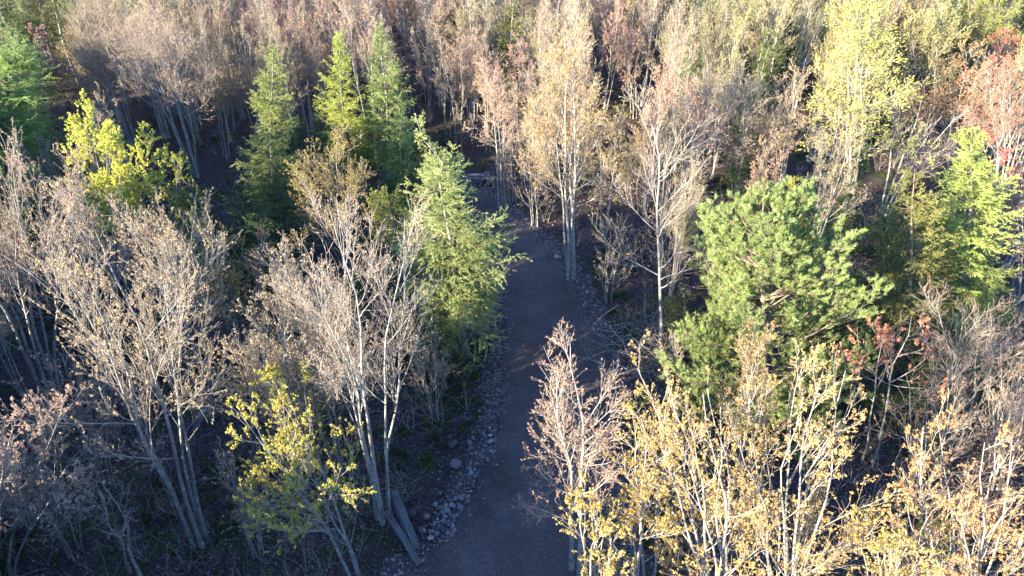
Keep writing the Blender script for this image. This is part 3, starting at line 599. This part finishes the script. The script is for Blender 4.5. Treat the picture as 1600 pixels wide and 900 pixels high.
H(156,'bare_tree',(1240,180),(1268,60),30,PALEPINK,(.62,.58,.54),'thin white dead trunk left of the very tall maple','the thin white dead trunk',stems=1,cb=.6,n1=6,n2=2,n3=1,buds=0.0,thick=1.3)
H(157,'pine_tree',(1182,665),(1200,312),320,PINE,WARM,'huge broad green pine right of the road','the huge pine',dens=19,n2=14,tuft=5,q=24,nw=0.012,nl=.12,pw=0.6,low=0.06)
H(158,'spruce_tree',(1140,480),(1118,340),110,OLSP,WARM,'olive spruce tucked behind the left of the huge pine','the olive spruce behind the pine',dens=20,nd=26)
H(159,'spruce_tree',(1245,520),(1238,272),70,(.36,.38,.06),GREY,'yellow-tipped spruce poking up behind the huge pine','the yellow-tipped spruce',dens=19,nd=24)
H(160,'spruce_tree',(1405,575),(1430,260),200,OLSP,WARM,'olive spruce with uneven tiers beside the right larch','the olive spruce',dens=17,n2=14,nd=28,droop=.07,pw=.6,gaps=.5)
H(161,'larch_tree',(1490,530),(1523,190),200,(.42,.54,.16),GREY,'bright green larch beside the olive spruce at right','the right larch',dens=20,n2=14,nd=46,pw=0.6,sub_droop=.12,nl=0.075,nw=0.014)
H(162,'maple_tree',(1570,215),(1575,58),75,RED,PALE,'vivid red maple at the upper right edge','the vivid red maple',stems=3,cb=.45,buds=2.9,bs=0.041,q=7)
H(163,'maple_tree',(1555,330),(1575,95),150,(.52,.30,.20),PALE,'pinkish tan maple below the vivid red one','the pinkish tan maple at right',stems=5,cb=.35,n1=22,buds=1.6,bs=0.034)
H(164,'maple_tree',(1480,290),(1500,85),120,ORG,GREY,'orange-tan maple with upright shoots left of the red one','the orange-tan maple',stems=4,cb=.4,buds=1.7,bs=0.037)
H(165,'maple_tree',(1590,500),(1605,270),130,TAN,GREY,'tan maple at the right edge beside the right larch','the tan maple at the right edge',stems=4,cb=.35,buds=1.6,bs=0.034)
H(166,'maple_tree',(1450,200),(1460,10),130,YG,PALE,'yellow-green maple with white trunk near the top right','the yellow-green maple top right',stems=3,cb=.4,buds=2.9,bs=0.041)
H(167,'maple_tree',(1545,170),(1560,-30),120,(.30,.38,.10),PALE,'green leafy maple with slanting white trunks at top right','the green maple top right',stems=3,cb=.4,buds=2.9,bs=0.041)
H(168,'maple_tree',(1555,400),(1545,215),60,(.50,.15,.13),GREY,'small reddish maple peeping out behind the right larch','the small reddish maple',stems=2,buds=1.7,bs=0.041)
# slim grey trees: behind the log pile, on the road bank, and in the lower left wood
for i_,(bx,by_,tx,ty,wd,ns,nm,c_,lab) in enumerate([
  (698,222,690,40,70,3,'maple_tree',TAN,'slim tan maple left behind the log pile'),(718,238,716,85,60,2,'bare_tree',TAN,'thin dark-stemmed leafless tree right behind the log pile'),
  (762,238,765,70,70,3,'maple_tree',PEACH,'slim peach maple right behind the log pile'),(672,190,664,30,70,3,'maple_tree',CREAM,'slim cream maple above the crooked spruce top'),
  (745,190,750,20,80,3,'bare_tree',TAN,'leafless grey tree high above the log pile'),(800,318,792,175,80,4,'bare_tree',PINK,'bushy leafless purplish tree on the bank by the far end of the road'),
  (835,352,828,215,90,4,'bare_tree',TAN,'low leafless many-stemmed tree on the bank left of the bend maple'),(818,275,815,100,80,3,'maple_tree',PALEPINK,'slim pale pink maple on the bank behind the bend maple'),
  (850,300,850,120,80,3,'maple_tree',TAN,'slim tan maple close behind the left of the bend maple'),
  (120,870,80,700,150,4,'bare_tree',TAN,'small grey leafless tree above the bottom left corner'),(400,860,360,700,150,4,'bare_tree',TAN,'small grey leafless tree between the splayed maple and the yellow-green maple'),
  (170,760,120,560,200,4,'bare_tree',PINK,'fine-twigged grey leafless tree left of the splayed maple'),(440,700,410,540,150,4,'bare_tree',TAN,'fine-twigged grey leafless tree below the cream maple'),
  (40,820,-20,620,180,4,'bare_tree',PINK,'fine-twigged leafless tree at the lower left edge'),(680,650,668,520,110,4,'bare_tree',TAN,'low leafless bush-like tree at the left road edge under the roadside spruce'),
  (1060,640,1050,520,80,3,'bare_tree',TAN,'low leafless tree between the brush pile and the huge pine'),(950,470,965,350,90,3,'bare_tree',TAN,'low leafless tree between the bend maple and the pale single trunk'),
  (1560,760,1590,540,200,5,'bare_tree',(.36,.26,.18),'dim brownish leafless tree at the right edge above the orange maple'),(1440,760,1470,560,170,4,'bare_tree',(.36,.26,.18),'dim brownish leafless tree between the coral red maple and the orange maple')]):
    H(200+i_, nm, (bx,by_),(tx,ty),wd, c_, GREY, lab, None, 'slim grey trees', stems=ns, cb=.3 if nm == 'maple_tree' else .12, n1=16, n2=6, n3=4, buds=1.6 if nm == 'maple_tree' else .5, bs=.036, ang=.7, fan=.75, thick=.75)
# dark conifers in the shade, some added to darken gaps and shade the road
k = 0
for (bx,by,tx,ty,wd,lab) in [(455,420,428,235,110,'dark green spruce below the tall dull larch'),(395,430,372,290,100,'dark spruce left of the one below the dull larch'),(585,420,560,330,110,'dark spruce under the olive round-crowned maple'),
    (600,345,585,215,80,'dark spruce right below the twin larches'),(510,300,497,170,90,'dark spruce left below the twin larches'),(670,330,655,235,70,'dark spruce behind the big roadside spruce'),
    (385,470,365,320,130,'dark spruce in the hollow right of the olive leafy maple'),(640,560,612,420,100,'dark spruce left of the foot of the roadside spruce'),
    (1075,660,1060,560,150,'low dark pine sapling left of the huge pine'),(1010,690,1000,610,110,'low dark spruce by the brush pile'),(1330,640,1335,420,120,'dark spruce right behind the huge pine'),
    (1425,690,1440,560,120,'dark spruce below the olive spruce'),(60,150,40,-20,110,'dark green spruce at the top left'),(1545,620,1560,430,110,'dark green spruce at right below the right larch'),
    (690,610,680,470,110,'low dark spruce added to shade the left road edge below the roadside spruce'),(560,580,545,430,130,'dark spruce added as shady backdrop behind the top of the big pale pink maple'),
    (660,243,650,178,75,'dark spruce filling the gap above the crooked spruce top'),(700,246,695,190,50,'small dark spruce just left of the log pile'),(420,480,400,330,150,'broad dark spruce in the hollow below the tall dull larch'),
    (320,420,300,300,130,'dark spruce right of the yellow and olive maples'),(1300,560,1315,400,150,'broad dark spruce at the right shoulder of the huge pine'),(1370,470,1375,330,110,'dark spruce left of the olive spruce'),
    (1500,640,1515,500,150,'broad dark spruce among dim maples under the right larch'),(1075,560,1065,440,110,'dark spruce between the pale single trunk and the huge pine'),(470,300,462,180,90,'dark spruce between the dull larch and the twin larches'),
    (495,650,480,500,130,'dark spruce added as shady backdrop behind the short tan-orange maple'),(255,600,235,455,130,'dark spruce added to stand for shadow behind the tall splayed grey maple'),(165,520,140,390,110,'dark spruce under the bright yellow maple'),
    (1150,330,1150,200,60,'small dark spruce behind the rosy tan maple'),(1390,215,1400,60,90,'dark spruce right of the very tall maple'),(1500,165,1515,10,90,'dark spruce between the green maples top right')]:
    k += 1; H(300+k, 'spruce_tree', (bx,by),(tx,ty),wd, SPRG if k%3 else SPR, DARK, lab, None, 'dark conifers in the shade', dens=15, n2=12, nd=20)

# ------------------------------------------------------------------ the rest of the wood, from a dozen shapes
PR = []
for k in range(8): PR.append(('maple_tree', make_meshes('maple_tree', maple(500+k, 10, (2.1,1.8,2.5,2.0)[k%4], stems=(3,1,5,4,2,6,3,4)[k], cb=.28, n1=22, n2=7, n3=4, buds=1.7, bs=.04, q=5, fan=.7, ang=.6, thick=.85))))
for k in range(3): PR.append(('bare_tree', make_meshes('bare_tree', maple(520+k, 10, 2.0, stems=(3,1,4)[k], cb=.36, n1=20, n2=8, n3=5, buds=.6, bs=.035, fan=.7, ang=.65))))
for k in range(3): PR.append(('spruce_tree', make_meshes('spruce_tree', conifer(540+k, 9, 1.6, dens=15, n2=11, nd=18, nw=.03))))
ZONES = [ # photo x0,y0,x1,y1 of the treetop, leaf colours, word
    (-400,-400,110,60,[(SPRG,'dark green'),(LARCH,'green')]),(110,-400,330,130,[(PALEPINK,'pale pink'),(TAN,'tan'),(CREAM,'cream')]),(330,-400,620,150,[(PINK,'pink'),(PEACH,'peach'),((.50,.42,.30),'beige')]),
    (620,-400,840,150,[(TAN,'tan'),(PEACH,'peach'),(CREAM,'cream'),((.42,.42,.22),'greenish')]),(840,-400,1080,90,[(PEACH,'peach'),(PINK,'pink'),(CREAM,'cream'),(TAN,'tan')]),(1080,-400,1290,140,[((.38,.43,.18),'grey-green'),(OLV,'olive'),(YG,'yellow-green')]),
    (1290,-400,2400,90,[(YG,'yellow-green'),(OLV,'olive'),((.48,.48,.13),'yellow')]),(1430,90,2400,330,[(PINK,'pink'),(TAN,'tan'),(ORG,'orange')]),(840,90,1430,330,[(CREAM,'cream'),(TAN,'tan'),((.46,.44,.18),'yellowish'),((.42,.44,.2),'greenish')]),
    (-400,-400,2400,2000,[(TAN,'tan'),(PALEPINK,'pale pink'),((.40,.35,.2),'dull olive')])]
rng = np.random.default_rng(9); cand = []
ROADRECT = [(300,270,440,400),(770,320,930,560),(700,560,960,900)]
FILL = []
tries = 0
for (y0,y1,spc,nmax) in ((12,38,2.6,3000),(38,58,2.35,7000),(58,100,2.7,9000)):
    for _ in range(nmax):
        y = rng.uniform(y0,y1); x = rng.uniform(-1,1)*(y*.86+6)
        if road_dist(x,y)[0] < 1.6: continue
        if any((x-a)**2+(y-b_)**2 < spc*spc for a,b_ in TREES): continue
        h = rng.uniform(8.2,11.2) * (.85 if y < 38 else 1)
        tx, ty, d = proj((x,y,h)); bx, by, _ = proj((x,y,0))
        hw = 2.3*FPX/d; y_mid = ty+(by-ty)*.62
        if tx+hw < -40 or tx-hw > 1640 or ty > 880: continue
        bad = False
        for (r, hy, lm) in HERO:
            if hy > y-.5:
                ox = min(r[2],tx+hw*.8)-max(r[0],tx-hw*.8); oy = min(r[3],y_mid)-max(r[1],ty)
                if ox > 0 and oy > 0 and ox*oy > .10*min((r[2]-r[0])*(r[3]-r[1]), hw*1.6*(y_mid-ty)): bad = True; break
        for r in ROADRECT:
            if min(r[2],tx+hw)-max(r[0],tx-hw) > 0 and min(r[3],by)-max(r[1],ty) > 0: bad = True
        if bad: continue
        TREES.append((x,y)); FILL.append((x,y,h,tx,ty,d))
FILL.sort(key=lambda f: f[5]); print('fillers', len(FILL))
FARX = FILL[280:]; FILL = FILL[:280]
LM = [((r[0]+r[2])/2, (r[1]+r[3])/2, lm) for r,_,lm in HERO if lm]
items = []
for (x,y,h,tx,ty,d) in FILL:
    for z in ZONES:
        if z[0] <= tx < z[2] and z[1] <= ty < z[3]: break
    c, wd = z[4][rng.integers(len(z[4]))]; green = 'green' in wd and rng.random() < .45 or wd == 'dark green'
    if green: name, ms = PR[11+rng.integers(3)]; c = SPRG if 'dark' in wd else (.16,.22,.08); hh = 9
    elif rng.random() < .16: name, ms = PR[8+rng.integers(3)]; wd = 'nearly leafless'; hh = 10
    else: name, ms = PR[rng.integers(8)]; hh = 10
    c = np.clip(np.array(c)*rng.uniform(.85,1.12,3)*rng.uniform(.85,1.1), 0, .8)
    bark = np.array([GREY,PALE,PALE][rng.integers(3)])*rng.uniform(.85,1.2)
    e = place(name, ms, x, y, c, bark, rng.random()*6.283, h/hh)
    u_ = rng.uniform(.8,1.15); e.scale = (e.scale[0]*u_, e.scale[1]*u_*rng.uniform(.9,1.1), e.scale[2]); e.rotation_euler = (rng.normal()*.04, rng.normal()*.04, e.rotation_euler[2])
    cxp, cyp = tx, ty+40*40/d
    l = min(LM, key=lambda q: (q[0]-cxp)**2+(q[1]-cyp)**2); dx, dy = cxp-l[0], cyp-l[1]
    rel = ('right of' if dx > 0 else 'left of') if abs(dx) > abs(dy) else ('above' if dy < 0 else 'below')
    items.append((e, f"{'tall' if h > 9.8 else 'shorter'} {wd} {KIND[name][3]} {rel} {l[2]}", tx, name))
by = {}
for it in items: by.setdefault(it[1], []).append(it)
ORD = ['leftmost','second from left','third from left','fourth from left','fifth from left','sixth from left','seventh from left','eighth from left']
for l, L in by.items():
    L.sort(key=lambda q: q[2])
    for i, (e, l0, tx, name) in enumerate(L):
        tag(e, l0 if len(L) == 1 else f'{l0}, {ORD[i] if i < 8 else "rightmost"}', 'tree', 'trees of the budding wood')

# the wood beyond, and the added shading conifers left of and behind the viewpoint (one mass each)
def merge(name, protos, spots, mats, label, color):
    """protos: (V, quads, material, tint) arrays"""
    g = Geo(); r_ = np.random.default_rng(3)
    for (x,y,s) in spots:
        pr = protos[r_.integers(len(protos))]; a = r_.random()*6.28; ca, sa = math.cos(a)*s, math.sin(a)*s
        for (V,F,m,tt_) in pr:
            W = np.c_[V[:,0]*ca-V[:,1]*sa+x, V[:,0]*sa+V[:,1]*ca+y, V[:,2]*s+float(gz(np.array([x]),np.array([y]))[0])]
            g.add(W, F, m, tt_)
    return tag(obj(name, g.mesh(name, mats), None, color), label, 'woodland', kind='stuff')
def raw(parts):
    out = []
    for G_ in [*parts[0], parts[1]]:
        n0 = 0
        for v,f,m,t_ in zip(G_.v,G_.f,G_.m,G_.t): out.append((v, f-n0, int(m[0]) if G_ is parts[1] else 0, t_)); n0 += len(v)
    return out
src = bpy.data.collections.new('tree shapes'); FC = [TAN, PALEPINK, PINK, PEACH, CREAM, OLV, YG, (.34,.36,.18), SPRG, REDOR]; PTS = []; si = 0; SRC = {}
for c_i, c in enumerate(FC):
    for pk in ((11,12) if c in (SPRG,) else (0,2,9)):
        e = bpy.data.objects.new(f'shape_{si:03d}', None); me_objs = []
        nm, ms = PR[pk]; bm = bmesh.new()
        # trunks and crown joined into one mesh with bark, twig and leaf slots
        me = bpy.data.meshes.new('tree'); 
        parts_ = [*ms[0], ms[1]]; g = Geo()
        for q_, m_ in enumerate(parts_):
            V = np.empty(len(m_.vertices)*3, np.float32); m_.vertices.foreach_get('co', V); nfc = len(m_.polygons)
            LV = np.empty(len(m_.loops), np.int32); m_.loops.foreach_get('vertex_index', LV); MI = np.empty(nfc, np.int32); m_.polygons.foreach_get('material_index', MI)
            TT = np.empty(nfc, np.float32); m_.attributes['tint'].data.foreach_get('value', TT); F = LV.reshape(-1,4)
            g.add(V.reshape(-1,3), F, 0, TT); g.m[-1] = MI if q_ == len(parts_)-1 else np.zeros(nfc, np.int32)
        bm.free(); me = SRC.get(pk) or g.mesh('tree shape', [KIND[nm][1], KIND[nm][2]]); SRC[pk] = me
        o = bpy.data.objects.new(f'shape_{si:03d}', me); o.color = (*c, 1); src.objects.link(o); PTS.append(c_i); si += 1
PTS = np.array(PTS)
def far_index(tx, ty, r_):
    for z in ZONES:
        if z[0] <= tx < z[2] and z[1] <= ty < z[3]: break
    c = z[4][r_.integers(len(z[4]))][0]
    k = min(range(len(FC)), key=lambda q: sum(abs(a-b_) for a, b_ in zip(FC[q], c))); return int(r_.choice(np.flatnonzero(PTS == k)))
rng = np.random.default_rng(14); sp_ = [(f[0],f[1],f[2]/10) for f in FARX]
for _ in range(420):
    y = rng.uniform(100,150); x = rng.uniform(-1,1)*(y*.82+5); sp_.append((x,y,rng.uniform(.85,1.15)))
sp_ = np.array(sp_); me = bpy.data.meshes.new('distant_woodland'); me.from_pydata([(x,y,float(gz(np.array([x]),np.array([y]))[0])) for x,y,_ in sp_], [], [])
for nm_, ty_, vals in (('scl','FLOAT',sp_[:,2]), ('rz','FLOAT',rng.random(len(sp_))*6.28), ('idx','INT',[far_index(*proj((x,y,10))[:2], rng) for x,y,_ in sp_])):
    a_ = me.attributes.new(nm_, ty_, 'POINT'); a_.data.foreach_set('value', np.array(vals, np.int32 if ty_ == 'INT' else np.float32))
dw = tag(obj('distant_woodland', me), 'far wood of tan and pink budding trees beyond the nearer ones', 'woodland', kind='stuff')
ng = bpy.data.node_groups.new('scatter trees', 'GeometryNodeTree'); ng.interface.new_socket('Geometry', in_out='INPUT', socket_type='NodeSocketGeometry'); ng.interface.new_socket('Geometry', in_out='OUTPUT', socket_type='NodeSocketGeometry')
gi, go = ng.nodes.new('NodeGroupInput'), ng.nodes.new('NodeGroupOutput'); ip = ng.nodes.new('GeometryNodeInstanceOnPoints'); ci = ng.nodes.new('GeometryNodeCollectionInfo')
ci.inputs['Collection'].default_value = src; ci.inputs['Separate Children'].default_value = True; ci.inputs['Reset Children'].default_value = True; ip.inputs['Pick Instance'].default_value = True
def na(nm_, dt): a_ = ng.nodes.new('GeometryNodeInputNamedAttribute'); a_.data_type = dt; a_.inputs['Name'].default_value = nm_; return a_.outputs['Attribute']
cx_ = ng.nodes.new('ShaderNodeCombineXYZ'); L_ = ng.links.new; L_(na('rz','FLOAT'), cx_.inputs[2])
L_(gi.outputs[0], ip.inputs['Points']); L_(ci.outputs[0], ip.inputs['Instance']); L_(na('idx','INT'), ip.inputs['Instance Index']); L_(cx_.outputs[0], ip.inputs['Rotation']); L_(na('scl','FLOAT'), ip.inputs['Scale']); L_(ip.outputs[0], go.inputs[0])
dw.modifiers.new('scatter', 'NODES').node_group = ng
near_p = [raw(conifer(620+k, 9.3, 2.5, dens=12, n2=9, nd=6, nl=.34, nw=.2)) for k in range(3)]  # conifers out of view, added to keep low sun off road and trunks
sp_ = []
for _ in range(5000):
    x, y = rng.uniform(-60,8), rng.uniform(-35,44)
    if x > -(y*.62+11.2) and y > 2: continue
    if y <= 2 and x > 8: continue
    if road_dist(x,y)[0] < 2 or any((x-a)**2+(y-b_)**2 < 2.6**2 for a,b_,_ in sp_): continue
    sp_.append((x,y,rng.uniform(.85,1.08)*(1.12 if -34 < x < -17 and -10 < y < 9 else 1.2 if y >= 9 and x > -48 else 1)))
print('blockers', len(sp_))
merge('shading_conifers', near_p, sorted(sp_, key=lambda q: math.hypot(q[0]+10,q[1]-8))[:380], [TWIG_C,NEEDLE], 'unseen dense conifers added left of and behind the viewpoint to shade the ground', SPRG)
print('script done', len(bpy.data.objects))
